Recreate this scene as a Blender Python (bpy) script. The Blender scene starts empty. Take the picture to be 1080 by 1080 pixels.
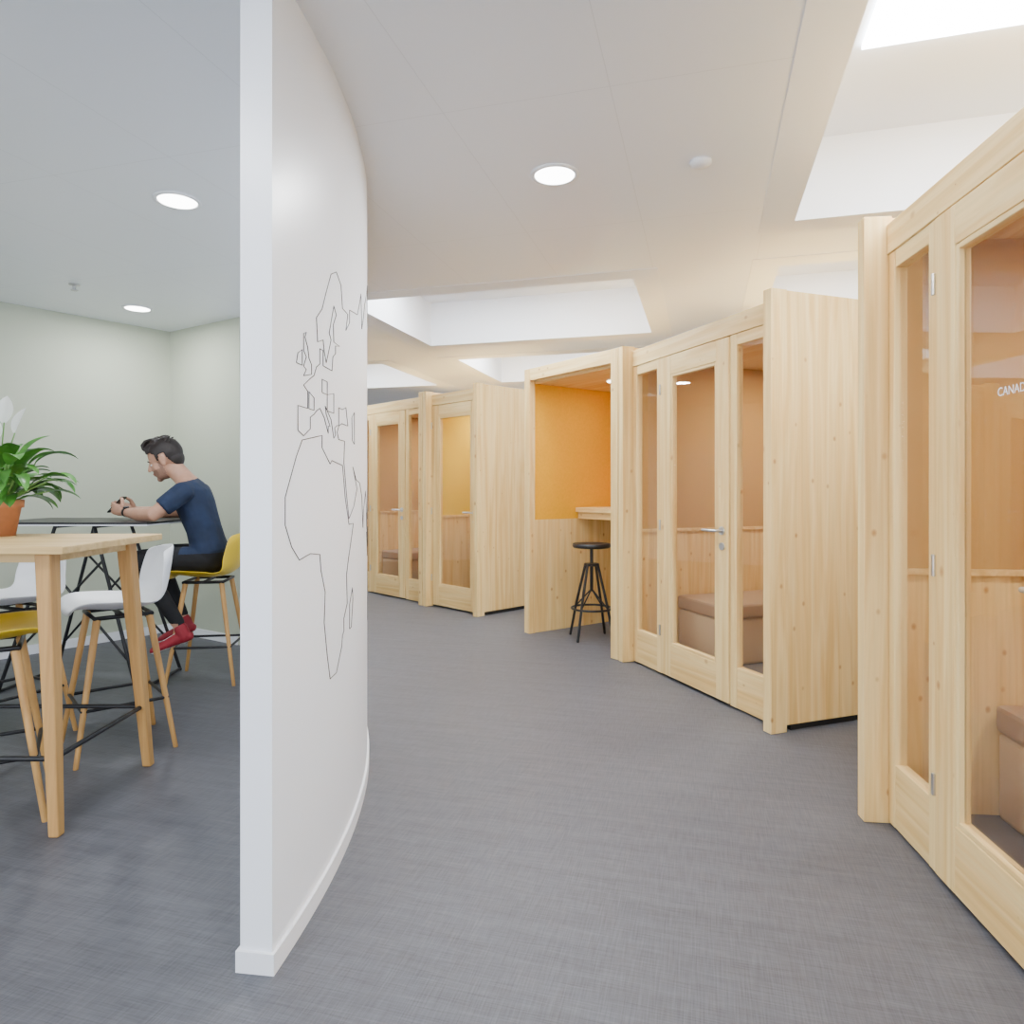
import bpy, bmesh, math, random
from mathutils import Vector, Matrix
random.seed(7)
SC=bpy.context.scene; COL=SC.collection
# ---------------------------------------------------------------- materials
def newmat(name):
    m=bpy.data.materials.new(name); m.use_nodes=True
    nt=m.node_tree; b=nt.nodes['Principled BSDF']; return m,nt,b
def simple(name,col,rough=.5,metal=0,bump=0,bscale=200,var=0,bd=.002):
    m,nt,b=newmat(name)
    b.inputs['Base Color'].default_value=(*col,1); b.inputs['Roughness'].default_value=rough; b.inputs['Metallic'].default_value=metal
    tc=nt.nodes.new('ShaderNodeTexCoord'); n=nt.nodes.new('ShaderNodeTexNoise'); n.inputs['Scale'].default_value=bscale
    nt.links.new(tc.outputs['Object'],n.inputs['Vector'])
    if var>0:
        r=nt.nodes.new('ShaderNodeValToRGB'); r.color_ramp.elements[0].position=.3; r.color_ramp.elements[1].position=.7
        r.color_ramp.elements[0].color=(*[c*(1-var) for c in col],1); r.color_ramp.elements[1].color=(*[min(1,c*(1+var)) for c in col],1)
        nt.links.new(n.outputs['Fac'],r.inputs['Fac']); nt.links.new(r.outputs['Color'],b.inputs['Base Color'])
    if bump>0:
        bp=nt.nodes.new('ShaderNodeBump'); bp.inputs['Strength'].default_value=bump; bp.inputs['Distance'].default_value=bd
        nt.links.new(n.outputs['Fac'],bp.inputs['Height']); nt.links.new(bp.outputs['Normal'],b.inputs['Normal'])
    return m
def emis(name,col,s):
    m=bpy.data.materials.new(name); m.use_nodes=True; nt=m.node_tree; nt.nodes.clear()
    e=nt.nodes.new('ShaderNodeEmission'); e.inputs[0].default_value=(*col,1); e.inputs[1].default_value=s
    o=nt.nodes.new('ShaderNodeOutputMaterial'); nt.links.new(e.outputs[0],o.inputs[0]); return m
def wood(name,axis,base,dark,knot=None,rough=.5,gs=14.):
    m,nt,b=newmat(name); N=nt.nodes; L=nt.links
    b.inputs['Roughness'].default_value=rough
    tc=N.new('ShaderNodeTexCoord')
    def mapped(cross,along):
        mp=N.new('ShaderNodeMapping'); s=[cross]*3; s[axis]=along; mp.inputs['Scale'].default_value=s
        L.new(tc.outputs['Object'],mp.inputs['Vector']); return mp
    m1=mapped(gs,.7); n1=N.new('ShaderNodeTexNoise'); n1.inputs['Scale'].default_value=1.; n1.inputs['Detail'].default_value=5; n1.inputs['Distortion'].default_value=1.4
    L.new(m1.outputs[0],n1.inputs['Vector'])
    r1=N.new('ShaderNodeValToRGB'); r1.color_ramp.elements[0].position=.34; r1.color_ramp.elements[1].position=.60
    r1.color_ramp.elements[0].color=(*dark,1); r1.color_ramp.elements[1].color=(*base,1)
    L.new(n1.outputs['Fac'],r1.inputs['Fac'])
    m2=mapped(90,2.); n2=N.new('ShaderNodeTexNoise'); n2.inputs['Scale'].default_value=1.; n2.inputs['Detail'].default_value=3
    L.new(m2.outputs[0],n2.inputs['Vector'])
    mr=N.new('ShaderNodeMapRange'); mr.inputs[3].default_value=.80; mr.inputs[4].default_value=1.10; L.new(n2.outputs['Fac'],mr.inputs[0])
    mx=N.new('ShaderNodeMix'); mx.data_type='RGBA'; mx.blend_type='MULTIPLY'; mx.inputs[0].default_value=1
    L.new(r1.outputs['Color'],mx.inputs[6]); L.new(mr.outputs[0],mx.inputs[7])
    out=mx.outputs[2]
    if knot:
        m3=mapped(10.5,7.5); v=N.new('ShaderNodeTexVoronoi'); v.inputs['Scale'].default_value=1.
        L.new(m3.outputs[0],v.inputs['Vector'])
        sep=N.new('ShaderNodeSeparateColor'); L.new(v.outputs['Color'],sep.inputs[0])
        sub=N.new('ShaderNodeMath'); sub.operation='MULTIPLY_ADD'; L.new(sep.outputs[0],sub.inputs[0]); sub.inputs[1].default_value=.13; sub.inputs[2].default_value=.03
        dv=N.new('ShaderNodeMath'); dv.operation='DIVIDE'; L.new(v.outputs['Distance'],dv.inputs[0]); L.new(sub.outputs[0],dv.inputs[1])
        r2=N.new('ShaderNodeValToRGB'); e=r2.color_ramp.elements; e[0].position=.2; e[0].color=(.9,.9,.9,1); e[1].position=1.; e[1].color=(0,0,0,1)
        k=e.new(.65); k.color=(.5,.5,.5,1)
        dv2=N.new('ShaderNodeMath'); dv2.operation='MULTIPLY'; L.new(dv.outputs[0],dv2.inputs[0]); dv2.inputs[1].default_value=.8
        L.new(dv2.outputs[0],r2.inputs['Fac'])
        mk=N.new('ShaderNodeMix'); mk.data_type='RGBA'; L.new(r2.outputs['Color'],mk.inputs[0]); L.new(out,mk.inputs[6]); mk.inputs[7].default_value=(*knot,1)
        out=mk.outputs[2]
    L.new(out,b.inputs['Base Color'])
    bp=N.new('ShaderNodeBump'); bp.inputs['Strength'].default_value=.12; bp.inputs['Distance'].default_value=.002
    L.new(n2.outputs['Fac'],bp.inputs['Height']); L.new(bp.outputs['Normal'],b.inputs['Normal'])
    return m
PB=(.86,.63,.28); PD=(.73,.45,.15); PK=(.42,.17,.04)
pine_v=wood('pine_vertical',2,PB,PD,PK); pine_h=wood('pine_horizontal',0,PB,PD,PK)
oak_x=wood('oak_top',0,(.72,.50,.22),(.60,.38,.14)); oak_v=wood('oak_leg',2,(.58,.32,.10),(.44,.22,.06))
white_paint=simple('white_paint',(.91,.92,.95),.6,bump=.05,bscale=300)
white_board=simple('whiteboard_wall',(.89,.91,.96),.35)
green_paint=simple('sage_green_paint',(.49,.52,.41),.7,bump=.05,bscale=300)
trim_white=simple('trim_white',(.85,.86,.89),.4)
black_metal=simple('black_metal',(.015,.015,.017),.4,.3)
map_ink=simple('map_line_ink',(.03,.03,.035),.6)
black_plinth=simple('black_plinth',(.01,.01,.01),.7)
steel=simple('brushed_steel',(.6,.6,.6),.3,1)
yellow_paint=simple('yellow_felt',(.80,.39,.0),.85,var=.04,bscale=60)
yellow_booth=simple('booth_yellow_felt',(.74,.50,.02),.85,var=.04,bscale=60)
carpet=simple('pod_carpet',(.16,.14,.13),.95,bump=.3,bscale=500)
cush=simple('taupe_cushion',(.40,.27,.16),.9,bump=.4,bscale=600,var=.15)
cush_side=simple('beige_upholstery',(.60,.45,.27),.9,bump=.4,bscale=600,var=.12)
white_plastic=simple('white_plastic',(.84,.85,.88),.35)
yellow_plastic=simple('mustard_plastic',(.68,.46,.01),.4)
lamp_disc=emis('downlight_diffuser',(1,.99,.97),14)
sky_panel=emis('skylight_panel',(.88,.94,1),25)
pod_lamp=emis('pod_lamp',(1,.93,.82),10)
def felt(name,c1,c2):
    m,nt,b=newmat(name); N=nt.nodes; L=nt.links; b.inputs['Roughness'].default_value=.85
    tc=N.new('ShaderNodeTexCoord'); v=N.new('ShaderNodeTexVoronoi'); v.inputs['Scale'].default_value=90; v.inputs['Randomness'].default_value=.0
    L.new(tc.outputs['Object'],v.inputs['Vector'])
    r=N.new('ShaderNodeValToRGB'); r.color_ramp.elements[0].position=.25; r.color_ramp.elements[0].color=(*c2,1); r.color_ramp.elements[1].position=.4; r.color_ramp.elements[1].color=(*c1,1)
    L.new(v.outputs['Distance'],r.inputs['Fac']); L.new(r.outputs['Color'],b.inputs['Base Color']); return m
brown_felt=felt('perforated_panel',(.50,.285,.085),(.43,.235,.065))
def glassmat():
    m=bpy.data.materials.new('clear_glass'); m.use_nodes=True; nt=m.node_tree; nt.nodes.clear(); N=nt.nodes; L=nt.links
    t=N.new('ShaderNodeBsdfTransparent'); t.inputs[0].default_value=(.985,.98,.97,1)
    g=N.new('ShaderNodeBsdfGlossy'); g.inputs['Roughness'].default_value=.01
    lw=N.new('ShaderNodeLayerWeight'); lw.inputs[0].default_value=.5
    p=N.new('ShaderNodeMath'); p.operation='POWER'; L.new(lw.outputs['Facing'],p.inputs[0]); p.inputs[1].default_value=4.5
    a=N.new('ShaderNodeMath'); a.operation='MULTIPLY_ADD'; L.new(p.outputs[0],a.inputs[0]); a.inputs[1].default_value=.8; a.inputs[2].default_value=.035
    mx=N.new('ShaderNodeMixShader'); o=N.new('ShaderNodeOutputMaterial')
    L.new(a.outputs[0],mx.inputs[0]); L.new(t.outputs[0],mx.inputs[1]); L.new(g.outputs[0],mx.inputs[2]); L.new(mx.outputs[0],o.inputs[0]); return m
glass=glassmat()
RA0=-math.radians(15.8)
def floormat():
    m,nt,b=newmat('woven_vinyl_floor'); N=nt.nodes; L=nt.links
    tc=N.new('ShaderNodeTexCoord')
    def nz(sc,det):
        mp=N.new('ShaderNodeMapping'); mp.inputs['Scale'].default_value=sc; mp.inputs['Rotation'].default_value=(0,0,RA0); L.new(tc.outputs['Object'],mp.inputs['Vector'])
        n=N.new('ShaderNodeTexNoise'); n.inputs['Scale'].default_value=1; n.inputs['Detail'].default_value=det; L.new(mp.outputs[0],n.inputs['Vector']); return n.outputs['Fac']
    o1=nz((240,9,1),3); o2=nz((9,240,1),3); big=nz((1.5,26,1),4)
    a=N.new('ShaderNodeMath'); a.operation='ADD'; L.new(o1,a.inputs[0]); L.new(o2,a.inputs[1])
    a2=N.new('ShaderNodeMath'); a2.operation='MULTIPLY_ADD'; L.new(big,a2.inputs[0]); a2.inputs[1].default_value=.6; L.new(a.outputs[0],a2.inputs[2])
    r=N.new('ShaderNodeValToRGB'); r.color_ramp.elements[0].position=.0; r.color_ramp.elements[1].position=1.
    mr=N.new('ShaderNodeMapRange'); mr.inputs[1].default_value=.95; mr.inputs[2].default_value=1.65; L.new(a2.outputs[0],mr.inputs[0]); L.new(mr.outputs[0],r.inputs['Fac'])
    r.color_ramp.elements[0].color=(.058,.060,.071,1); r.color_ramp.elements[1].color=(.122,.125,.143,1)
    L.new(r.outputs['Color'],b.inputs['Base Color']); b.inputs['Roughness'].default_value=.5
    bp=N.new('ShaderNodeBump'); bp.inputs['Strength'].default_value=.12; bp.inputs['Distance'].default_value=.001; L.new(a.outputs[0],bp.inputs['Height']); L.new(bp.outputs['Normal'],b.inputs['Normal'])
    return m
floor_m=floormat()
def ceilmat():
    m,nt,b=newmat('metal_ceiling_tiles'); N=nt.nodes; L=nt.links
    tc=N.new('ShaderNodeTexCoord'); sp=N.new('ShaderNodeSeparateXYZ'); L.new(tc.outputs['Object'],sp.inputs[0])
    def line(o,off,per,w):
        a=N.new('ShaderNodeMath'); a.operation='ADD'; L.new(o,a.inputs[0]); a.inputs[1].default_value=off+60*per
        d=N.new('ShaderNodeMath'); d.operation='MODULO'; L.new(a.outputs[0],d.inputs[0]); d.inputs[1].default_value=per
        l=N.new('ShaderNodeMath'); l.operation='LESS_THAN'; L.new(d.outputs[0],l.inputs[0]); l.inputs[1].default_value=w; return l.outputs[0]
    l1=line(sp.outputs[0],.31,.6,.003); l2=line(sp.outputs[1],.1,1.2,.003)
    mx=N.new('ShaderNodeMath'); mx.operation='MAXIMUM'; L.new(l1,mx.inputs[0]); L.new(l2,mx.inputs[1])
    mc=N.new('ShaderNodeMix'); mc.data_type='RGBA'; mc.inputs[6].default_value=(.86,.885,.94,1); mc.inputs[7].default_value=(.74,.76,.81,1); L.new(mx.outputs[0],mc.inputs[0])
    L.new(mc.outputs[2],b.inputs['Base Color']); b.inputs['Roughness'].default_value=.3; return m
ceil_m=ceilmat()
# ---------------------------------------------------------------- mesh helpers
def empty(name,loc=(0,0,0),rz=0,parent=None):
    e=bpy.data.objects.new(name,None); e.location=loc; e.rotation_euler=(0,0,rz); e.empty_display_size=.1; COL.objects.link(e)
    if parent: e.parent=parent
    return e
def obj_from_bm(bm,name,mats,parent=None,smooth=False,loc=(0,0,0),rz=0):
    me=bpy.data.meshes.new(name); bm.normal_update(); bm.to_mesh(me); bm.free()
    for m in mats: me.materials.append(m)
    if smooth:
        for p in me.polygons: p.use_smooth=True
    o=bpy.data.objects.new(name,me); o.location=loc; o.rotation_euler=(0,0,rz); COL.objects.link(o)
    if parent: o.parent=parent
    return o
def boxes(name,lst,parent=None,bevel=.002,loc=(0,0,0),rz=0):
    bm=bmesh.new(); mats=[]
    for (x0,x1,y0,y1,z0,z1,m) in lst:
        if m not in mats: mats.append(m)
        vs=[bm.verts.new(p) for p in [(x0,y0,z0),(x1,y0,z0),(x1,y1,z0),(x0,y1,z0),(x0,y0,z1),(x1,y0,z1),(x1,y1,z1),(x0,y1,z1)]]
        for f in [(0,3,2,1),(4,5,6,7),(0,1,5,4),(1,2,6,5),(2,3,7,6),(3,0,4,7)]:
            fc=bm.faces.new([vs[i] for i in f]); fc.material_index=mats.index(m)
    o=obj_from_bm(bm,name,mats,parent,loc=loc,rz=rz)
    if bevel>0:
        md=o.modifiers.new('bevel','BEVEL'); md.width=bevel; md.segments=2; md.limit_method='ANGLE'
    return o
def tube(bm,pts,rad,side=Vector((0,1,0)),seg=12,mi=0,caps=True):
    pts=[Vector(p) for p in pts]; n=len(pts); side=Vector(side)
    rad=[(r,r) if not isinstance(r,(tuple,list)) else r for r in rad]
    def ring(c,t,ra,rb):
        a=side-t*side.dot(t)
        if a.length<1e-3: a=t.orthogonal()
        a.normalize(); b=t.cross(a)
        return [bm.verts.new(c+a*ra*math.cos(2*math.pi*i/seg)+b*rb*math.sin(2*math.pi*i/seg)) for i in range(seg)]
    rings=[]
    tans=[]
    for i in range(n):
        t=(pts[min(i+1,n-1)]-pts[max(i-1,0)]); t.normalize(); tans.append(t)
    if caps:
        r=min(rad[0])
        for k in (60,30): 
            c=math.cos(math.radians(k)); rings.append(ring(pts[0]-tans[0]*r*math.sin(math.radians(k)),tans[0],rad[0][0]*c,rad[0][1]*c))
    for i in range(n): rings.append(ring(pts[i],tans[i],*rad[i]))
    if caps:
        r=min(rad[-1])
        for k in (30,60):
            c=math.cos(math.radians(k)); rings.append(ring(pts[-1]+tans[-1]*r*math.sin(math.radians(k)),tans[-1],rad[-1][0]*c,rad[-1][1]*c))
    for a,b in zip(rings[:-1],rings[1:]):
        for i in range(seg):
            f=bm.faces.new([a[i],a[(i+1)%seg],b[(i+1)%seg],b[i]]); f.material_index=mi; f.smooth=True
    f=bm.faces.new(rings[0][::-1]); f.material_index=mi
    f=bm.faces.new(rings[-1]); f.material_index=mi
def ell(bm,c,r,rot=None,mi=0,u=16,v=12):
    M=Matrix.Translation(Vector(c))
    if rot is not None: M=M@rot
    M=M@Matrix.Diagonal((r[0],r[1],r[2],1))
    res=bmesh.ops.create_uvsphere(bm,u_segments=u,v_segments=v,radius=1,matrix=M)
    fs=set()
    for vv in res['verts']:
        for f in vv.link_faces: fs.add(f)
    for f in fs: f.material_index=mi; f.smooth=True
def lathe(bm,prof,seg=24,c=(0,0,0),mi=0):
    rings=[]
    for r,z in prof:
        rings.append([bm.verts.new((c[0]+r*math.cos(2*math.pi*i/seg),c[1]+r*math.sin(2*math.pi*i/seg),c[2]+z)) for i in range(seg)])
    for a,b in zip(rings[:-1],rings[1:]):
        for i in range(seg):
            f=bm.faces.new([a[i],a[(i+1)%seg],b[(i+1)%seg],b[i]]); f.material_index=mi; f.smooth=True
    bm.faces.new(rings[0][::-1]).material_index=mi; bm.faces.new(rings[-1]).material_index=mi
def remesh(bm,name,voxel,smooth,mats,matfn,parent):
    me=bpy.data.meshes.new(name+'_src'); bm.to_mesh(me); bm.free()
    o=bpy.data.objects.new(name+'_src',me); COL.objects.link(o)
    m=o.modifiers.new('r','REMESH'); m.mode='VOXEL'; m.voxel_size=voxel; m.use_smooth_shade=True
    s=o.modifiers.new('s','SMOOTH'); s.factor=.5; s.iterations=smooth
    bpy.context.view_layer.update()
    dg=bpy.context.evaluated_depsgraph_get(); nm=bpy.data.meshes.new_from_object(o.evaluated_get(dg))
    bpy.data.objects.remove(o); nm.name=name
    nm.materials.clear()
    for x in mats: nm.materials.append(x)
    for p in nm.polygons:
        p.use_smooth=True; p.material_index=matfn(p.center) if matfn else 0
    r=bpy.data.objects.new(name,nm); COL.objects.link(r)
    if parent: r.parent=parent
    return r
# ---------------------------------------------------------------- room shell (rotated grid)
RA=RA0; H=2.6
U0,U1,V0,V1=-7.2,5.2,-4,12
boxes('floor',[(U0-.1,U1+.1,V0-.1,V1+.1,-.1,0,floor_m)],bevel=0,rz=RA)
cof=[(.435,2.5,1.6,3.704),(-2.51,-.447,4.445,6.04),(.435,2.5,4.445,6.04),(-2.51,-.447,6.78,8.38),(-5.45,-3.39,6.78,8.38),(.435,2.5,6.78,8.38),(-2.51,-.447,9.1,10.7)]
us=sorted(set([U0,U1]+[c[0] for c in cof]+[c[1] for c in cof])); vs_=sorted(set([V0,V1]+[c[2] for c in cof]+[c[3] for c in cof]))
bm=bmesh.new()
def quad(bm,ps,mi=0):
    f=bm.faces.new([bm.verts.new(p) for p in ps]); f.material_index=mi
for i in range(len(us)-1):
    for j in range(len(vs_)-1):
        cu=(us[i]+us[i+1])/2; cv=(vs_[j]+vs_[j+1])/2
        if any(a<cu<b and c<cv<d for a,b,c,d in cof): continue
        quad(bm,[(us[i],vs_[j],H),(us[i],vs_[j+1],H),(us[i+1],vs_[j+1],H),(us[i+1],vs_[j],H)])
HT=3.0
for a,b,c,d in cof:
    quad(bm,[(a,c,H),(a,c,HT),(b,c,HT),(b,c,H)],1); quad(bm,[(a,d,H),(b,d,H),(b,d,HT),(a,d,HT)],1)
    quad(bm,[(a,c,H),(a,d,H),(a,d,HT),(a,c,HT)],1); quad(bm,[(b,c,H),(b,c,HT),(b,d,HT),(b,d,H)],1)
    quad(bm,[(a,c,HT),(a,d,HT),(b,d,HT),(b,c,HT)],1)
quad(bm,[(U0-.1,V0-.1,3.1),(U1+.1,V0-.1,3.1),(U1+.1,V1+.1,3.1),(U0-.1,V1+.1,3.1)],1)
obj_from_bm(bm,'ceiling',[ceil_m,white_paint],rz=RA)
k=1
for a,b,c,d in cof:
    w=.165
    boxes('trim_%d'%k,[(a-w,b+w,c-w,c,H-.004,H,white_paint),(a-w,b+w,d,d+w,H-.004,H,white_paint),(a-w,a,c,d,H-.004,H,white_paint),(b,b+w,c,d,H-.004,H,white_paint)],rz=RA,bevel=0); k+=1
    boxes('skylight',[(a+.16,b-.16,c+.15,d-.73,HT-.02,HT-.005,sky_panel)],rz=RA,bevel=0)
boxes('wall_left',[(U0-.1,U0,V0,V1,0,3.1,white_paint)],rz=RA,bevel=0)
boxes('wall_right',[(U1,U1+.1,V0,V1,0,3.1,white_paint)],rz=RA,bevel=0)
def wall_added_windows(name,v0,v1,added_wins,z0,z1,k0,sgn):
    L=[(U0,U1,v0,v1,0,z0,white_paint),(U0,U1,v0,v1,z1,3.1,white_paint)]
    xs=[U0]+[x for w in added_wins for x in w]+[U1]
    for i in range(0,len(xs),2): L.append((xs[i],xs[i+1],v0,v1,z0,z1,white_paint))
    boxes(name,L,rz=RA,bevel=0)
    for i,(a,b) in enumerate(added_wins):
        m=(a+b)/2
        boxes('added_window_%d'%(k0+i),[(a,a+.05,v0+.02,v1-.02,z0,z1,trim_white),(b-.05,b,v0+.02,v1-.02,z0,z1,trim_white),(a+.05,b-.05,v0+.02,v1-.02,z0,z0+.05,trim_white),(a+.05,b-.05,v0+.02,v1-.02,z1-.05,z1,trim_white),(m-.025,m+.025,v0+.02,v1-.02,z0+.05,z1-.05,trim_white)],rz=RA,bevel=0)
        l=bpy.data.lights.new('added_window_portal','AREA'); l.shape='RECTANGLE'; l.size=b-a; l.size_y=z1-z0  # portal guiding sky light through the added opening
        l.cycles.is_portal=True
        o=bpy.data.objects.new('added_window_portal',l); COL.objects.link(o)
        c=Matrix.Rotation(RA,3,'Z')@Vector((m,(v0+v1)/2,(z0+z1)/2)); o.location=c
        o.rotation_euler=(math.pi/2*sgn,0,RA)
wall_added_windows('wall_front',V0-.1,V0,[(-6.2,-2.8),(-2.4,1.0),(1.4,4.6)],.35,2.45,1,1)  # unseen windows added behind the camera so daylight brightens ceiling and walls
boxes('wall_back',[(U0,U1,V1,V1+.1,0,3.1,white_paint)],rz=RA,bevel=0)
# curved partition
CX,CY,RO,RI=-4.71,2.30,4.13,4.043
def arc_solid(name,ro,ri,t0,t1,z0,z1,mats,n=60,capex=0):
    bm=bmesh.new(); R=[]
    for i in range(n+1):
        t=math.radians(t0+(t1-t0)*i/n); c,s=math.cos(t),math.sin(t)
        R.append([bm.verts.new((CX+r*c,CY+r*s,z)) for r,z in ((ri,z0),(ro,z0),(ro,z1),(ri,z1))])
    for a,b in zip(R[:-1],R[1:]):
        for i in range(4):
            f=bm.faces.new([a[i],b[i],b[(i+1)%4],a[(i+1)%4]]); f.smooth=False
    bm.faces.new(R[0]); bm.faces.new(R[-1][::-1])
    bmesh.ops.recalc_face_normals(bm,faces=bm.faces[:])
    return obj_from_bm(bm,name,mats)
arc_solid('wall_curved',RO,RI,-7.6,51.6,0,H,[white_board],160)
arc_solid('baseboard_curved',RO+.009,RI-.009,-7.72,51.2,0,.055,[trim_white],160)
def wall_seg(name,p,q,th,z0,z1,mat):
    p=Vector((*p,0)); q=Vector((*q,0)); d=q-p; L=d.length; a=math.atan2(d.y,d.x)
    return boxes(name,[(0,L,0,th,z0,z1,mat)],loc=p,rz=a,bevel=0)
wall_seg('wall_lounge_left',(-6.66,1.19),(-2.97,5.93),.1,0,H,green_paint)
wall_seg('wall_lounge_back',(-2.97,5.93),(-2.16,5.41),.1,0,H,green_paint)
wall_seg('baseboard_left',(-6.66+.01,1.19-.008),(-2.97+.008,5.93-.01),.014,0,.07,trim_white)
wall_seg('baseboard_back',(-2.97,5.92),(-2.18,5.41),.014,0,.07,trim_white)
# world map line art on the curved wall
def merc(lat): return math.degrees(math.log(math.tan(math.radians(45+lat/2))))
def mp(lon,lat):
    t=math.radians(-6.6+(lon+17)*.141); m=merc(lat); z=1.41+.01014*(m-39.9) if m<40 else 1.41+.0088*(m-39.9)
    return (CX+(RO+.001)*math.cos(t),CY+(RO+.001)*math.sin(t),z)
MAP=[
 [(-6,35),(-10,31),(-17,21),(-17,14),(-13,8),(-8,4),(0,5),(8,4),(9,-1),(13,-8),(12,-17),(15,-27),(18,-34),(25,-34),(32,-28),(33,-25),(35,-24),(35,-20),(40,-16),(39,-6),(42,-1),(51,11),(43,11),(37,20),(33,30),(20,31),(18,30),(10,34),(10,37),(-6,35)],
 [(44,-25),(44,-17),(49,-12),(50,-16),(47,-25),(44,-25)],
 [(-9,37),(-9,43),(-2,43),(-2,47),(-5,48),(0,50),(3,51),(5,53),(8,54),(8,57),(11,57),(11,54),(14,54),(20,54),(21,57),(24,58),(24,59.5),(29,60),(22,60),(21.5,63),(25,65),(22,66),(17,61),(19,60),(16,57),(14,55),(12,57),(11,59),(6,58),(5,62),(10,64),(14,67),(19,70),(25,71),(31,70),(33,67),(41,67),(38,64),(44,66),(44,68),(60,69),(70,73),(73,68),(85,73),(105,77),(115,74),(140,72),(160,70),(178,68)],
 [(-9,37),(-5,36),(0,38),(0,41),(3,42),(5,43),(8,44),(12,42),(16,38),(16,40),(18,40),(14,43),(13,45),(19,42),(22,37),(24,38),(23,40),(26,41),(28,41),(26,39),(28,37),(36,37),(35,31),(39,21),(43,13),(52,17),(59,23),(50,30),(57,26),(66,25),(73,20),(77,8),(80,15),(89,22),(95,16),(98,8),(103,2),(100,13),(107,10),(108,20),(121,30),(120,38),(127,35),(135,44),(140,54),(155,59),(163,62),(178,65)],
 [(-5,50),(1,51),(1,53),(-1,54),(-2,56),(-4,57.5),(-3,58.5),(-5,58),(-5,55),(-3,54),(-5,52),(-3,51.5),(-5,50)],[(-10,52),(-6,52),(-6,55),(-9,54),(-10,52)],
 [(28,41),(28,46),(33,46),(38,47),(41,42),(32,42),(28,41)],[(48,45),(53,47),(53,37),(49,38),(48,45)],
 [(-1,43),(3,43),(3,46),(-1,47),(-1,43)],[(10,48),(15,48),(15,51),(10,51),(10,48)],[(15,44),(22,44),(22,49),(15,48),(15,44)],
 [(112,-24),(130,-13),(142,-12),(152,-26),(145,-38),(130,-32),(115,-34),(112,-24)],[(96,5),(105,-6),(104,-2),(96,5)],[(110,1),(117,6),(117,-3),(110,-2),(110,1)],[(131,33),(140,36),(142,43),(140,41),(131,33)],
]
cu=bpy.data.curves.new('world_map_outline','CURVE'); cu.dimensions='3D'; cu.bevel_depth=.0014; cu.bevel_resolution=1
for pl in MAP:
    pts=[]
    for (a,b),(c,d) in zip(pl[:-1],pl[1:]):
        n=max(1,int(abs(c-a)/4))
        for i in range(n): pts.append((a+(c-a)*i/n,b+(d-b)*i/n))
    pts.append(pl[-1])
    s=cu.splines.new('POLY'); s.points.add(len(pts)-1)
    for p,q in zip(s.points,pts): p.co=(*mp(*q),1)
cu.materials.append(map_ink)
COL.objects.link(bpy.data.objects.new('world_map_outline',cu))
# ---------------------------------------------------------------- ceiling fittings
def downlight(x,y,power,vis=True):
    e=empty('ceiling_downlight',(x,y,H))
    bm=bmesh.new(); lathe(bm,[(.105,0),(.105,-.006),(.088,-.008),(.085,-.001)],32); obj_from_bm(bm,'ring',[trim_white],e)
    bm=bmesh.new(); lathe(bm,[(.086,-.002),(.084,-.0075),(.03,-.009)],32); obj_from_bm(bm,'diffuser',[lamp_disc],e)
    l=bpy.data.lights.new('lamp','AREA'); l.shape='DISK'; l.size=.17; l.energy=power; l.color=(.96,.98,1)
    o=bpy.data.objects.new('lamp',l); o.location=(0,0,-.015); COL.objects.link(o); o.parent=e
for x,y,p in [(.184,2.945,32),(-1.573,3.21,25),(-2.82,5.14,18),(-1.3,.9,25),(-3.4,1.2,25),(.5,.3,32),(-.4,9.6,38),(-2.6,7.0,26)]:
    downlight(x,y,p)
bm=bmesh.new(); lathe(bm,[(.045,0),(.045,-.012),(.03,-.022),(.01,-.024)],24,(.781,2.826,H)); obj_from_bm(bm,'smoke_detector',[trim_white])
bm=bmesh.new(); lathe(bm,[(.035,0),(.033,-.006),(.012,-.01),(.01,-.035),(.022,-.037),(.022,-.042),(.004,-.045)],20,(-2.91,4.54,H)); obj_from_bm(bm,'sprinkler_head',[steel])
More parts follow.
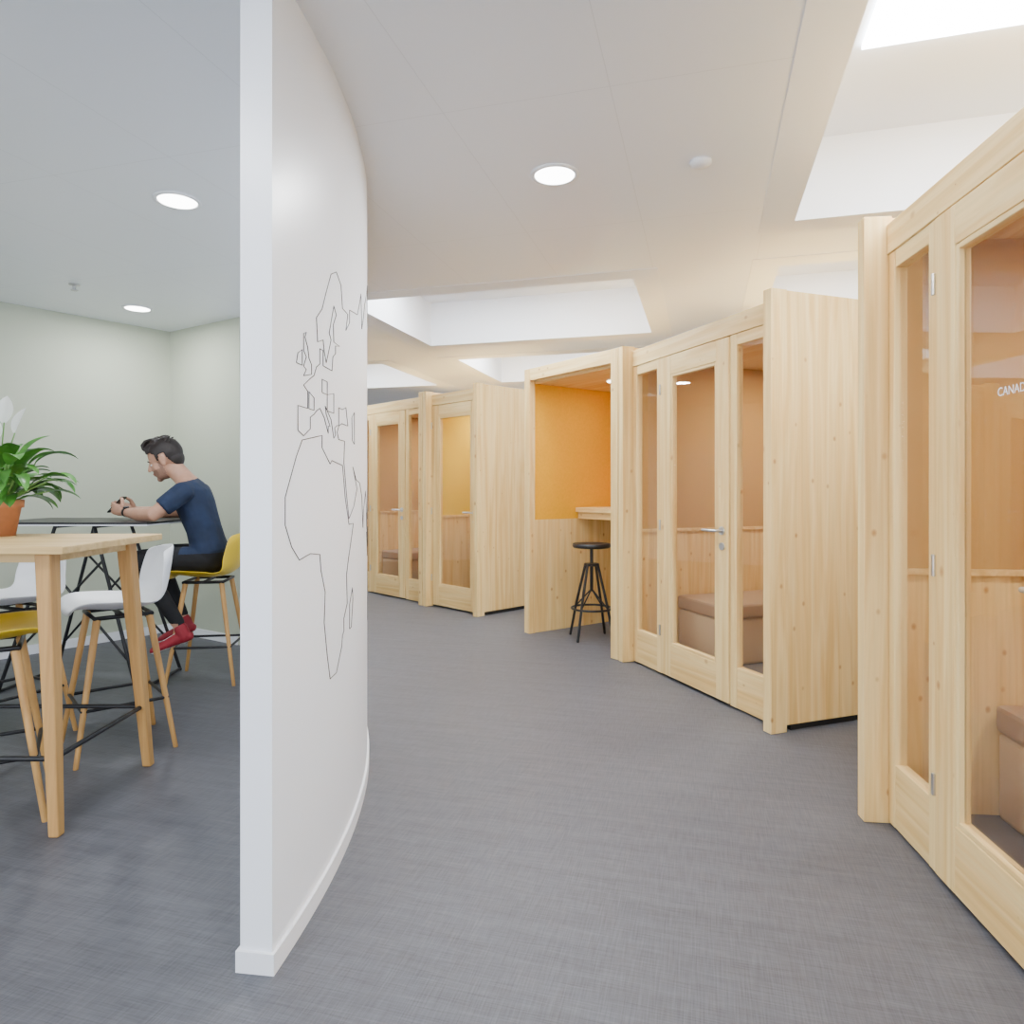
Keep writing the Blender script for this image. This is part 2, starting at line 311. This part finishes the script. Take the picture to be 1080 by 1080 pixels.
# ---------------------------------------------------------------- pods
PH=2.26
def pod(name,P0,d,W,D,segs,lining,yellow=False,text=None,bench=True,lamp=9):
    a=math.atan2(d[1],d[0]); e=empty(name,(P0[0],P0[1],0),a)
    boxes('posts',[(0,.06,-.08,.02,0,PH,pine_v),(W-.06,W,-.08,.02,0,PH,pine_v)],e,.003)
    boxes('side_walls',[(0.002,.05,.021,D,.035,PH-.004,pine_v),(W-.05,W-.002,.021,D,.035,PH-.004,pine_v),(.05,W-.05,D-.05,D,.035,PH-.004,pine_v)],e,.002)
    boxes('roof',[(.05,W-.05,.05,D-.05,PH-.10,PH-.05,pine_h)],e,.002)
    boxes('plinth',[(.02,W-.02,.06,D-.02,0,.034,black_plinth)],e,0)
    boxes('carpet',[(.051,W-.051,.055,D-.051,.034,.045,carpet)],e,0)
    boxes('header',[(.061,W-.061,0.0,.05,2.115,2.225,pine_h)],e,.002)
    up=yellow_booth if yellow else lining
    boxes('wall_lining',[(.051,.06,.06,D-.051,.95,PH-.101,up),(W-.06,W-.051,.06,D-.051,.95,PH-.101,up),(.06,W-.06,D-.06,D-.051,.95,PH-.101,up)],e,0)
    boxes('dado_rail',[(.051,.066,.06,D-.051,.925,.949,pine_h),(W-.066,W-.051,.06,D-.051,.925,.949,pine_h),(.066,W-.066,D-.066,D-.051,.925,.949,pine_h)],e,.002)
    x=.061; fr=[]; gl=[]; dr=[]; hg=[]; hd=[]
    for kind,w in segs:
        if kind=='s':
            s=.055
            fr+= [(x,x+s,.005,.05,.01,2.113,pine_v),(x+w-s,x+w,.005,.05,.01,2.113,pine_v),(x+s,x+w-s,.007,.05,.01,.24,pine_h),(x+s,x+w-s,.007,.05,2.05,2.113,pine_h)]
            gl.append((x+s,x+w-s,.024,.030,.24,2.05,glass))
        else:
            x0,x1=x+.004,x+w-.004; s=.115
            dr+= [(x0,x0+s,-.004,.042,.018,2.108,pine_v),(x1-s,x1,-.004,.042,.018,2.108,pine_v),(x0+s,x1-s,-.003,.042,.018,.225,pine_h),(x0+s,x1-s,-.003,.042,1.985,2.108,pine_h)]
            b=.018
            dr+= [(x0+s,x0+s+b,.0,.036,.225,1.985,pine_v),(x1-s-b,x1-s,.0,.036,.225,1.985,pine_v),(x0+s+b,x1-s-b,.0,.036,.225,.243,pine_h),(x0+s+b,x1-s-b,.0,.036,1.967,1.985,pine_h)]
            gl.append((x0+s+b,x1-s-b,.016,.022,.243,1.967,glass))
            for hz in (.30,1.0,1.9): hg.append((x0-.010,x0+.004,-.012,-.003,hz-.035,hz+.035,steel))
            hx=x1-.055
            hd=(hx,)
        x+=w
    if fr: boxes('sidelight_frames',fr,e,.003)
    boxes('door_leaf',dr,e,.003); boxes('glass_panes',gl,e,0); boxes('hinges',hg,e,.002)
    bm=bmesh.new(); hx=hd[0]
    tube(bm,[(hx,-.004,1.0),(hx,-.014,1.0)],[.024,.024],(0,0,1),20,caps=False)
    tube(bm,[(hx,-.01,1.0),(hx,-.05,1.0),(hx-.012,-.056,1.0),(hx-.12,-.056,1.0)],[.008,.008,.008,.008],(0,0,1),10)
    tube(bm,[(hx,-.004,.91),(hx,-.012,.91)],[.022,.022],(0,0,1),20,caps=False)
    obj_from_bm(bm,'door_handle',[steel],e)
    if bench:
        for nm,xa,xb in (('bench_seat_1',.068,.56),('bench_seat_2',W-.56,W-.068)):
            boxes(nm,[(xa,xb,.38,D-.068,.045,.36,cush_side),(xa,xb+(0.015 if xa<.1 else 0),.37,D-.068,.361,.46,cush)],e,.018)
    else:
        boxes('shelf',[(.067,W-.067,D-.42,D-.067,1.0,1.03,pine_h)],e,.003)
    bm=bmesh.new(); lathe(bm,[(.07,0),(.07,-.01),(.05,-.012)],24,(W/2,D*.55,PH-.10)); obj_from_bm(bm,'lamp_disc',[pod_lamp],e)
    l=bpy.data.lights.new('pod_light','AREA'); l.shape='DISK'; l.size=.2; l.energy=lamp; l.color=(1,.93,.80)
    o=bpy.data.objects.new('pod_light',l); o.location=(W/2,D*.55,PH-.12); COL.objects.link(o); o.parent=e
    if text:
        t=bpy.data.curves.new('lettering','FONT'); t.body=text; t.size=.034; t.extrude=.0003; t.materials.append(trim_white)
        to=bpy.data.objects.new('lettering',t); to.rotation_euler=(math.pi/2,0,0); to.location=(.72,.0145,1.50); COL.objects.link(to); to.parent=e
    return e
dA=(.69,-.724)
pod('wooden_meeting_pod',(1.40,2.60),(-.105,-.9945),1.54,1.8,[('s',.355),('d',.708),('s',.355)],brown_felt,text='CANADA',lamp=24)
pod('wooden_meeting_pod',(.843,4.955),(.344,-.939),1.575,1.8,[('s',.37),('d',.713),('s',.37)],brown_felt,lamp=21)
pn=(-.338,6.57)
nA=(.724,.69); base=(pn[0]+.08*nA[0],pn[1]+.08*nA[1])
Wb=.88
pb=(base[0]-Wb*dA[0],base[1]-Wb*dA[1])
pod('phone_booth',pb,dA,Wb,1.2,[('d',.758)],brown_felt,yellow=True,bench=False,lamp=11)
pa=(pb[0]-1.552*dA[0],pb[1]-1.552*dA[1])
pod('wooden_meeting_pod',pa,dA,1.54,1.8,[('s',.355),('d',.708),('s',.355)],brown_felt,lamp=20)
# open yellow nook
def nook():
    d=(.573,-.82); W,D=1.15,1.05; e=empty('open_work_nook',(.106,5.88,0),math.atan2(d[1],d[0]))
    boxes('posts',[(0,.075,0,.06,0,PH,pine_v),(W-.075,W,0,.06,0,PH,pine_v),(.076,W-.076,.002,.06,PH-.10,PH,pine_h)],e,.003)
    boxes('side_walls',[(0,.045,.061,D,0,PH-.004,pine_v),(W-.045,W,.061,D,0,PH-.004,pine_v),(.045,W-.045,D-.045,D,0,PH-.004,pine_v)],e,.002)
    boxes('roof',[(.046,W-.046,.061,D-.046,PH-.12,PH-.07,pine_h)],e,0)
    boxes('wainscot',[(.046,.062,.062,D-.046,.0,.97,pine_v),(W-.062,W-.046,.062,D-.046,.0,.97,pine_v),(.063,W-.063,D-.062,D-.046,.0,.97,pine_v)],e,.001)
    boxes('yellow_lining',[(.046,.058,.062,D-.046,.971,PH-.121,yellow_paint),(W-.058,W-.046,.062,D-.046,.971,PH-.121,yellow_paint),(.059,W-.059,D-.058,D-.046,.971,PH-.121,yellow_paint)],e,0)
    boxes('counter',[(.064,W-.064,D-.53,D-.064,1.03,1.07,pine_h),(.064,W-.064,D-.50,D-.48,.97,1.03,pine_h)],e,.003)
    l=bpy.data.lights.new('nook_light','AREA'); l.shape='DISK'; l.size=.2; l.energy=3; l.color=(1,.95,.85)
    o=bpy.data.objects.new('nook_light',l); o.location=(W/2,D*.5,PH-.135); COL.objects.link(o); o.parent=e
    bm=bmesh.new(); lathe(bm,[(.07,0),(.07,-.008),(.05,-.01)],24,(W/2,D*.5,PH-.12)); obj_from_bm(bm,'lamp_disc',[pod_lamp],e)
nook()
# black industrial stool
def stool(x,y):
    e=empty('black_bar_stool',(x,y,0),.4)
    bm=bmesh.new()
    lathe(bm,[(.05,.745),(.15,.75),(.16,.765),(.155,.785),(.10,.782),(.02,.778)],28)
    tube(bm,[(0,0,.40),(0,0,.75)],[.014,.014],(1,0,0),12)
    lathe(bm,[(.06,.60),(.065,.61),(.06,.62)],20)
    for k in range(4):
        c,s=math.cos(k*math.pi/2+.5),math.sin(k*math.pi/2+.5)
        tube(bm,[(c*.21,s*.21,.008),(c*.15,s*.15,.28),(c*.06,s*.06,.61)],[.011,.011,.011],(0,0,1),10)
        tube(bm,[(c*.16,s*.16,.25),(0,0,.41)],[.006,.006],(0,0,1),8)
    n=28
    pts=[(math.cos(i*2*math.pi/n)*.165,math.sin(i*2*math.pi/n)*.165,.25) for i in range(n+1)]
    tube(bm,pts,[.009]*(n+1),(0,0,1),8)
    obj_from_bm(bm,'seat_and_legs',[black_metal],e)
stool(.66,5.66)
# ---------------------------------------------------------------- bar chairs
def bar_chair(x,y,rz,shell,name):
    e=empty(name,(x,y,0),rz); SZ=.69
    prof=[(-.225,-.03,.17),(-.215,-.005,.195),(-.17,.004,.215),(-.08,-.012,.225),(.02,-.018,.23),(.11,-.008,.23),(.165,.02,.228),(.195,.07,.224),(.21,.13,.215),(.222,.19,.20),(.232,.245,.175),(.238,.275,.13)]
    bm=bmesh.new(); rows=[]; nu=14
    for i,(py,pz,hw) in enumerate(prof):
        row=[]; tb=min(1,max(0,(i-4)/4))
        for j in range(nu+1):
            u=-1+2*j/nu; au=abs(u)**2.2
            zz=pz+au*.055*(1-tb)*(.4+.6*min(1,i/3)) + tb*(-.03*au); yy=py-au*.075*tb
            row.append(bm.verts.new((u*hw,yy,SZ+zz)))
        rows.append(row)
    for a,b in zip(rows[:-1],rows[1:]):
        for j in range(nu): 
            f=bm.faces.new([a[j],a[j+1],b[j+1],b[j]]); f.smooth=True
    o=obj_from_bm(bm,'shell',[shell],e,True)
    m=o.modifiers.new('s','SOLIDIFY'); m.thickness=.009; m.offset=-1
    m=o.modifiers.new('ss','SUBSURF'); m.levels=1; m.render_levels=2
    bm=bmesh.new()
    for sx in (-1,1):
        for sy in (-1,1):
            tube(bm,[(sx*.12,sy*.11,SZ-.055),(sx*.205,sy*.205,.004)],[.0165,.011],(0,1,0),12)
    obj_from_bm(bm,'legs',[oak_v],e)
    bm=bmesh.new()
    tube(bm,[(-.13,-.12,SZ-.045),(.13,-.12,SZ-.045),(.13,.12,SZ-.045),(-.13,.12,SZ-.045),(-.13,-.12,SZ-.045)],[.010]*5,(0,0,1),8)
    tube(bm,[(-.13,0,SZ-.045),(.13,0,SZ-.045)],[.010]*2,(0,0,1),8)
    r=.176
    for p,q in (((-r,-r),(r,-r)),((r,-r),(r,r)),((r,r),(-r,r)),((-r,r),(-r,-r))):
        tube(bm,[(*p,.24),(*q,.24)],[.008,.008],(0,0,1),8)
    obj_from_bm(bm,'footrest_frame',[black_metal],e)
    return e
def face(fx,fy): return math.atan2(fy,fx)+math.pi/2
bar_chair(-1.91,3.31,face(-.75,-.65),white_plastic,'white_bar_chair')
bar_chair(-2.52,3.42,face(-.45,-.9),white_plastic,'white_bar_chair')
bar_chair(-2.03,2.62,face(.8,.5),yellow_plastic,'yellow_bar_chair')
# ---------------------------------------------------------------- oak high table
def oak_table():
    e=empty('oak_high_table',(-2.45,2.76,0),math.radians(0))
    L,Wd=.86,.345
    boxes('top',[(-L,L,-Wd,Wd,1.012,1.04,oak_x)],e,.004)
    boxes('apron',[(-L+.1,L-.1,-Wd+.08,-Wd+.10,.975,1.012,oak_x),(-L+.1,L-.1,Wd-.10,Wd-.08,.975,1.012,oak_x),(-L+.1,-L+.12,-Wd+.1,Wd-.1,.975,1.012,oak_x),(L-.12,L-.10,-Wd+.1,Wd-.1,.975,1.012,oak_x)],e,.002)
    bm=bmesh.new()
    for sx in (-1,1):
        for sy in (-1,1):
            t=Vector((sx*(L-.115),sy*(Wd-.09),1.012)); b=Vector((sx*(L-.045),sy*(Wd-.035),0))
            vs=[]
            for c,w in ((b,.019),(t,.030)):
                vs.append([bm.verts.new(c+Vector((i*w,j*w,0))) for i,j in ((-1,-1),(1,-1),(1,1),(-1,1))])
            for i in range(4): bm.faces.new([vs[0][i],vs[0][(i+1)%4],vs[1][(i+1)%4],vs[1][i]])
            bm.faces.new(vs[0][::-1]); bm.faces.new(vs[1])
    o=obj_from_bm(bm,'legs',[oak_v],e); m=o.modifiers.new('b','BEVEL'); m.width=.006; m.segments=3
    bm=bmesh.new(); xx=L-.065; yy=Wd-.05
    for p,q in (((-xx,-yy),(xx,-yy)),((xx,-yy),(xx,yy)),((xx,yy),(-xx,yy)),((-xx,yy),(-xx,-yy))): tube(bm,[(*p,.27),(*q,.27)],[.010,.010],(0,0,1),10)
    obj_from_bm(bm,'foot_rail',[black_metal],e)
oak_table()
# black side table
def blk_table():
    x0,x1,y0,y1=-3.20,-2.18,4.08,4.72
    e=empty('black_high_table',((x0+x1)/2,(y0+y1)/2,0)); a=(x1-x0)/2; b=(y1-y0)/2
    boxes('top',[(-a,a,-b,b,1.028,1.04,black_metal),(-a+.004,a-.004,-b+.004,b-.004,1.018,1.028,trim_white)],e,.002)
    bm=bmesh.new()
    for sx in (-1,1):
        for sy in (-1,1):
            tube(bm,[(sx*.12,sy*.2,1.01),(sx*.12+sx*.30,sy*.27,.008)],[.011,.011],(0,0,1),10)
        tube(bm,[(sx*.12,-.2,1.008),(sx*.12,.2,1.008)],[.010,.010],(0,0,1),8)
        tube(bm,[(sx*.42,-.27,.012),(sx*.42,.27,.012)],[.010,.010],(0,0,1),8)
    for sy in (-1,1):
        tube(bm,[(-.18,sy*.214,.80),(.36,sy*.256,.2)],[.008,.008],(0,0,1),8)
        tube(bm,[(.18,sy*.214,.80),(-.36,sy*.256,.2)],[.008,.008],(0,0,1),8)
    obj_from_bm(bm,'trestle_legs',[black_metal],e)
blk_table()
# ---------------------------------------------------------------- peace lily
def lily():
    e=empty('potted_peace_lily',(-2.215,2.95,1.04))
    terr=simple('terracotta',(.52,.20,.08),.75,bump=.1,var=.08,bscale=30)
    soil=simple('soil',(.05,.03,.02),.95,bump=.5)
    leafm=simple('leaf_green',(.06,.21,.025),.4,var=.45,bscale=14); stemm=simple('stem_green',(.16,.33,.08),.5); spm=simple('spathe_white',(.9,.9,.85),.5)
    bm=bmesh.new(); lathe(bm,[(.052,.001),(.058,.0),(.078,.12),(.088,.122),(.09,.155),(.082,.157),(.078,.14),(.02,.138)],32); obj_from_bm(bm,'pot',[terr],e)
    bm=bmesh.new(); lathe(bm,[(.076,.135),(.076,.145),(.01,.15)],24); obj_from_bm(bm,'soil',[soil],e)
    bm=bmesh.new(); rnd=random.Random(3)
    def blade(base,az,stem,elev,L,W,droop,mi,cup=.3):
        d=Vector((math.cos(az),math.sin(az),0)); up=Vector((0,0,1)); p=Vector(base); el=elev; pts=[p.copy()]
        for i in range(6): p=p+(d*math.cos(el)+up*math.sin(el))*stem/6; el-=.05; pts.append(p.copy())
        tube(bm,pts,[.003]*7,(0,0,1),6,mi=1)
        side=Vector((-d.y,d.x,0)); n=9; prev=None
        for i in range(n+1):
            t=i/n; w=W*(math.sin(math.pi*min(1,t*.93+.05))**.8)*(1-.25*t); 
            if i==n: w=.001
            nr=-d*math.sin(el)+up*math.cos(el)
            row=[bm.verts.new(p+side*w*s+nr*abs(s)*w*cup) for s in (-1,-.5,0,.5,1)]
            if prev:
                for j in range(4):
                    f=bm.faces.new([prev[j],prev[j+1],row[j+1],row[j]]); f.material_index=mi; f.smooth=True
            prev=row; p=p+(d*math.cos(el)+up*math.sin(el))*L/n; el-=droop/n
    for i in range(115):
        az=rnd.uniform(0,2*math.pi)
        blade((.03*math.cos(az),.03*math.sin(az),.14),az,rnd.uniform(.05,.23),math.radians(rnd.uniform(26,88)),rnd.uniform(.12,.20),rnd.uniform(.026,.040),rnd.uniform(.9,2.2),0)
    for az,h in ((.2,.31),(5.6,.35),(2.6,.34),(5.0,.27),(4.2,.30)):
        blade((.01*math.cos(az),.01*math.sin(az),.14),az,h,math.radians(88),.12,.036,.1,2,.5)
    obj_from_bm(bm,'foliage',[leafm,stemm,spm],e)
lily()
# ---------------------------------------------------------------- seated man
def man():
    hx,hy=-2.005,4.47; ang=math.radians(188); e=empty('seated_man',(hx,hy,0),ang)
    skin=simple('skin',(.52,.28,.18),.5,var=.05,bscale=30); navy=simple('navy_tshirt',(.012,.024,.060),.85,bump=.6,bscale=9,var=.25,bd=.03)
    blackp=simple('black_trousers',(.008,.008,.010),.85,bump=.5,bscale=10,bd=.02); hairm=simple('dark_hair',(.014,.008,.006),.55,bump=.8,bscale=150)
    stub=simple('stubble_skin',(.30,.165,.11),.6,var=.1,bscale=200); red=simple('red_trainers',(.28,.010,.022),.6); sole=simple('white_sole',(.8,.8,.8),.5)
    eyew=simple('eye_white',(.7,.7,.7),.2); phonem=simple('phone_black',(.02,.02,.02),.2); lipm=simple('lips',(.42,.18,.14),.5)
    Y=(0,1,0)
    bm=bmesh.new()
    tube(bm,[(-.035,0,.785),(-.03,0,.83),(-.01,0,.90),(.01,0,.98),(.037,0,1.06),(.063,0,1.14),(.08,0,1.21),(.095,0,1.255),(.115,0,1.285)],
         [(.155,.105),(.165,.115),(.150,.108),(.146,.104),(.158,.110),(.178,.115),(.186,.105),(.145,.078),(.08,.064)],Y,24)
    tube(bm,[(.10,0,1.26),(.145,0,1.32),(.205,0,1.385)],[(.066,.066),(.057,.060),(.056,.060)],Y,16)
    A={}
    A['L']=[(.08,.175,1.225),(.15,.25,1.15),(.225,.285,1.082),(.34,.20,1.083),(.455,.105,1.095)]
    A['R']=[(.08,-.175,1.225),(.14,-.25,1.15),(.215,-.275,1.082),(.33,-.18,1.083),(.455,-.075,1.098)]
    for s,P in A.items():
        tube(bm,[(.085,.10*(1 if s=='L' else -1),1.225)]+P,[.065,.063,.052,.043,.041,.0265],(0,0,1),16)
    for s,P in A.items():
        a=Vector(P[0]); b=Vector(P[1]); c=b+(Vector(P[2])-b)*.35
        tube(bm,[a,b,c],[.066,.062,.060],(0,0,1),16,caps=False)
    Lg={'L':[(-.01,.085,.785),(.16,.145,.795),(.32,.195,.805),(.245,.185,.62),(.12,.165,.40)],
        'R':[(-.01,-.085,.785),(.17,-.13,.795),(.34,-.17,.805),(.29,-.15,.62),(.19,-.13,.40)]}
    for s,P in Lg.items():
        tube(bm,P[:3],[(.086,.088),(.081,.080),(.062,.062)],Y,16)
        tube(bm,[P[2],P[3],P[4]],[.062,.056,.040],Y,16)
        tube(bm,[P[4],(P[4][0]-.015,P[4][1],.335)],[.034,.032],Y,12)
    def mf(c):
        x,y,z=c
        if z>1.245 and abs(y)<.10 and x>.05:
            if (z-1.245)+ (x-.06)*.35>.055: return 0
        for s,P in A.items():
            sg=1 if s=='L' else -1
            a=Vector(P[1]); b=Vector(P[2]); q=Vector(c)
            if sg*y>.12 or x>.24:
                if z>1.03 and x<.52 and sg*y>.0:
                    t=(q-a).dot(b-a)/(b-a).length_squared
                    if (t>.38 and sg*y>.2) or x>.235: return 0
        if x>.105 and z<.92: return 2 if z>.40 else 0
        if z<.83: return 2
        return 1
    remesh(bm,'body',.006,6,[skin,navy,blackp],mf,e)
    he=empty('head',(.250,0,1.432),0,e); he.rotation_euler=(math.radians(-6),math.radians(24),0); he.scale=(1.06,1.06,1.06)
    bm=bmesh.new()
    ell(bm,(-.012,0,.032),(.100,.076,.088)); ell(bm,(-.045,0,-.012),(.058,.062,.062)); ell(bm,(.032,0,-.030),(.064,.060,.085)); ell(bm,(.040,0,-.076),(.052,.048,.036)); ell(bm,(.076,0,-.098),(.020,.024,.018))
    ell(bm,(.074,0,.018),(.018,.046,.013)); tube(bm,[(.088,0,.012),(.102,0,-.012),(.112,0,-.028)],[.008,.010,.011],Y,10); ell(bm,(.101,.011,-.031),(.009,.007,.007)); ell(bm,(.101,-.011,-.031),(.009,.007,.007))
    ell(bm,(.093,0,-.057),(.011,.022,.006)); ell(bm,(.091,0,-.067),(.011,.019,.007)); 
    for s in (1,-1):
        ell(bm,(-.004,s*.076,-.008),(.017,.009,.030)); ell(bm,(-.010,s*.081,.004),(.020,.005,.022)); ell(bm,(.054,s*.034,-.03),(.026,.024,.024))
    tube(bm,[(-.01,0,-.06),(-.035,0,-.10)],[.052,.052],Y,14)
    def hf(c):
        x,y,z=c
        if x>.082 and abs(y)<.019 and -.071<z<-.052: return 2
        if z<-.040 and x>.02 and z>-.13: return 1
        if .014<x<.035 and .045<abs(y)<.074 and z<.0 : return 1
        return 0
    remesh(bm,'head_skin',.0035,3,[skin,stub,lipm],hf,he)
    bm=bmesh.new()
    for s in (1,-1):
        ell(bm,(.073,s*.031,-.005),(.0115,.0125,.0075),mi=0); ell(bm,(.0835,s*.031,-.007),(.002,.0045,.0045),mi=1)
        tube(bm,[(.088,s*.014,.018),(.087,s*.033,.024),(.074,s*.05,.018)],[.0035,.004,.0025],(0,0,1),8,mi=1)
    obj_from_bm(bm,'eyes_and_brows',[eyew,hairm],he)
    # hair: scalp shell grown from the skull, trimmed to a hairline, plus combed-up locks
    bm=bmesh.new()
    KX=[(-.2,-.085),(-.09,-.070),(-.055,-.055),(-.03,.0),(-.022,.034),(.004,.036),(.010,.0),(.026,.002),(.032,.045),(.06,.072),(.2,.078)]
    def hair_z(x):
        for (a,za),(b,zb) in zip(KX[:-1],KX[1:]):
            if a<=x<=b: return za+(zb-za)*(x-a)/(b-a)
        return .0
    def shell(cc,rr,grow,zmin):
        tb=bmesh.new(); ell(tb,cc,rr,u=64,v=48)
        bmesh.ops.delete(tb,geom=[v for v in tb.verts if v.co.z<max(zmin,hair_z(v.co.x))],context='VERTS')
        ret=bmesh.ops.extrude_face_region(tb,geom=tb.faces[:]); vs=set(g for g in ret['geom'] if isinstance(g,bmesh.types.BMVert)); c0=Vector(cc)
        for v in tb.verts:
            if v in vs: v.co=c0+(v.co-c0)*(grow+max(0,v.co.z-.05)*1.4)
            else: v.co=c0+(v.co-c0)*.86
        bmesh.ops.recalc_face_normals(tb,faces=tb.faces[:])
        me=bpy.data.meshes.new('t'); tb.to_mesh(me); tb.free(); bm.from_mesh(me); bpy.data.meshes.remove(me)
    shell((-.012,0,.032),(.100,.076,.088),1.06,-.06)
    shell((-.045,0,-.012),(.058,.062,.062),1.09,-.075)
    rnd=random.Random(5)
    for i in range(110):
        l=rnd.uniform(-.052,.052); x=rnd.uniform(-.085,.060)
        zz=.034+.095*math.sqrt(max(.05,1-((x+.012)/.106)**2-(l/.083)**2))
        tube(bm,[(x+.012,l,zz-.012),(x+.006,l*1.03,zz+.008),(x-.014,l*1.06,zz+.011+max(0,x+.02)*.22)],[.009,.008,.003],Y,8)
    for i in range(13):
        l=-.046+i*.0077
        tube(bm,[(.062,l,.080),(.073,l,.100),(.068,l*1.03,.122),(.044,l,.138),(.012,l,.140)],[.009,.010,.012,.011,.006],Y,8)
    remesh(bm,'hair',.003,2,[hairm],None,he)
    def hand(name,wrist,dirv,pal,thumb):
        bm=bmesh.new(); w=Vector(wrist); d=Vector(dirv).normalized(); p=Vector(pal); p=(p-d*p.dot(d)).normalized(); t=Vector(thumb); t=(t-d*t.dot(d)-p*t.dot(p)).normalized()
        tube(bm,[w-d*.02,w+d*.015,w+d*.05,w+d*.085],[(.025,.021),(.029,.017),(.038,.016),(.038,.013)],t,14)
        for off,L,c0 in ((.029,.068,.5),(.0098,.077,.55),(-.0098,.071,.6),(-.028,.056,.65)):
            b=w+d*.085+t*off; pts=[b-d*.015]; a=c0*.5; q=b.copy()
            pts.append(q.copy())
            for k,fr in enumerate((.45,.30,.25)):
                q=q+(d*math.cos(a)+p*math.sin(a))*L*fr; pts.append(q.copy()); a+=.62
            tube(bm,pts,[.0095,.0095,.0085,.0078,.0065],t,10)
        b=w+d*.025+t*.03+p*.004
        q1=b+(d*.55+t*.7+p*.35).normalized()*.036; q2=q1+(d*.8+t*.3+p*.5).normalized()*.030; q3=q2+(d*.9+p*.5).normalized()*.023
        tube(bm,[b-t*.01,b,q1,q2,q3],[.014,.0145,.0115,.0098,.0075],p,10)
        remesh(bm,name,.0028,2,[skin],None,e)
    hand('hand_left',(.455,.105,1.095),(.85,-.40,.22),(-.30,-.9,.1),(-.25,0,1))
    hand('hand_right',(.455,-.075,1.098),(.88,.30,.22),(-.30,.9,.1),(-.25,0,1))
    bm=bmesh.new(); wv=Vector((.455,.105,1.095)); dv=(wv-Vector((.34,.20,1.083))).normalized()
    tube(bm,[wv-dv*.035,wv-dv*.012],[.031,.030],(0,0,1),20,caps=False); tube(bm,[wv-dv*.024+Vector((0,.01,.026)),wv-dv*.024+Vector((0,.012,.036))],[.018,.017],(1,0,0),16,caps=False)
    obj_from_bm(bm,'wristwatch',[black_metal],e)
    ph=boxes('smartphone',[(-.0045,.0045,-.036,.036,-.068,.068,phonem)],e,.004); ph.location=(.535,.02,1.140); ph.rotation_euler=(0,math.radians(-42),0)
    for s,P in Lg.items():
        fx,fy=P[4][0]-.02,P[4][1]; 
        se=empty('shoe_'+('left' if s=='L' else 'right'),(fx,fy,.335),0,e); se.rotation_euler=(0,math.radians(16),math.radians(8 if s=='L' else -8))
        bm=bmesh.new()
        tube(bm,[(-.040,0,-.036),(.0,0,-.025),(.05,0,-.032),(.11,0,-.043),(.155,0,-.049),(.180,0,-.054)],[(.030,.028),(.036,.042),(.040,.036),(.046,.030),(.044,.025),(.036,.021)],Y,16)
        tube(bm,[(-.012,0,-.03),(-.005,0,.03)],[.042,.040],Y,14)
        def sf(c): return 1 if c[2]<-.062 else (2 if abs(c[1])<.012 and .03<c[0]<.11 and c[2]>-.02 else 0)
        remesh(bm,'upper',.004,5,[red,sole,sole],sf,se)
man()
bar_chair(-1.985,4.475,face(math.cos(math.radians(188)),math.sin(math.radians(188))),yellow_plastic,'yellow_bar_chair')
# ---------------------------------------------------------------- world, camera
w=bpy.data.worlds.new('world'); SC.world=w; w.use_nodes=True; w.node_tree.nodes['Background'].inputs[0].default_value=(.84,.91,1,1); w.node_tree.nodes['Background'].inputs[1].default_value=7.5
cam=bpy.data.cameras.new('camera'); cam.sensor_width=36; cam.lens=24; cam.shift_y=-26/1080; cam.clip_start=.05
co=bpy.data.objects.new('camera',cam); co.location=(0,0,1.25); co.rotation_euler=(math.pi/2,0,0); COL.objects.link(co); SC.camera=co
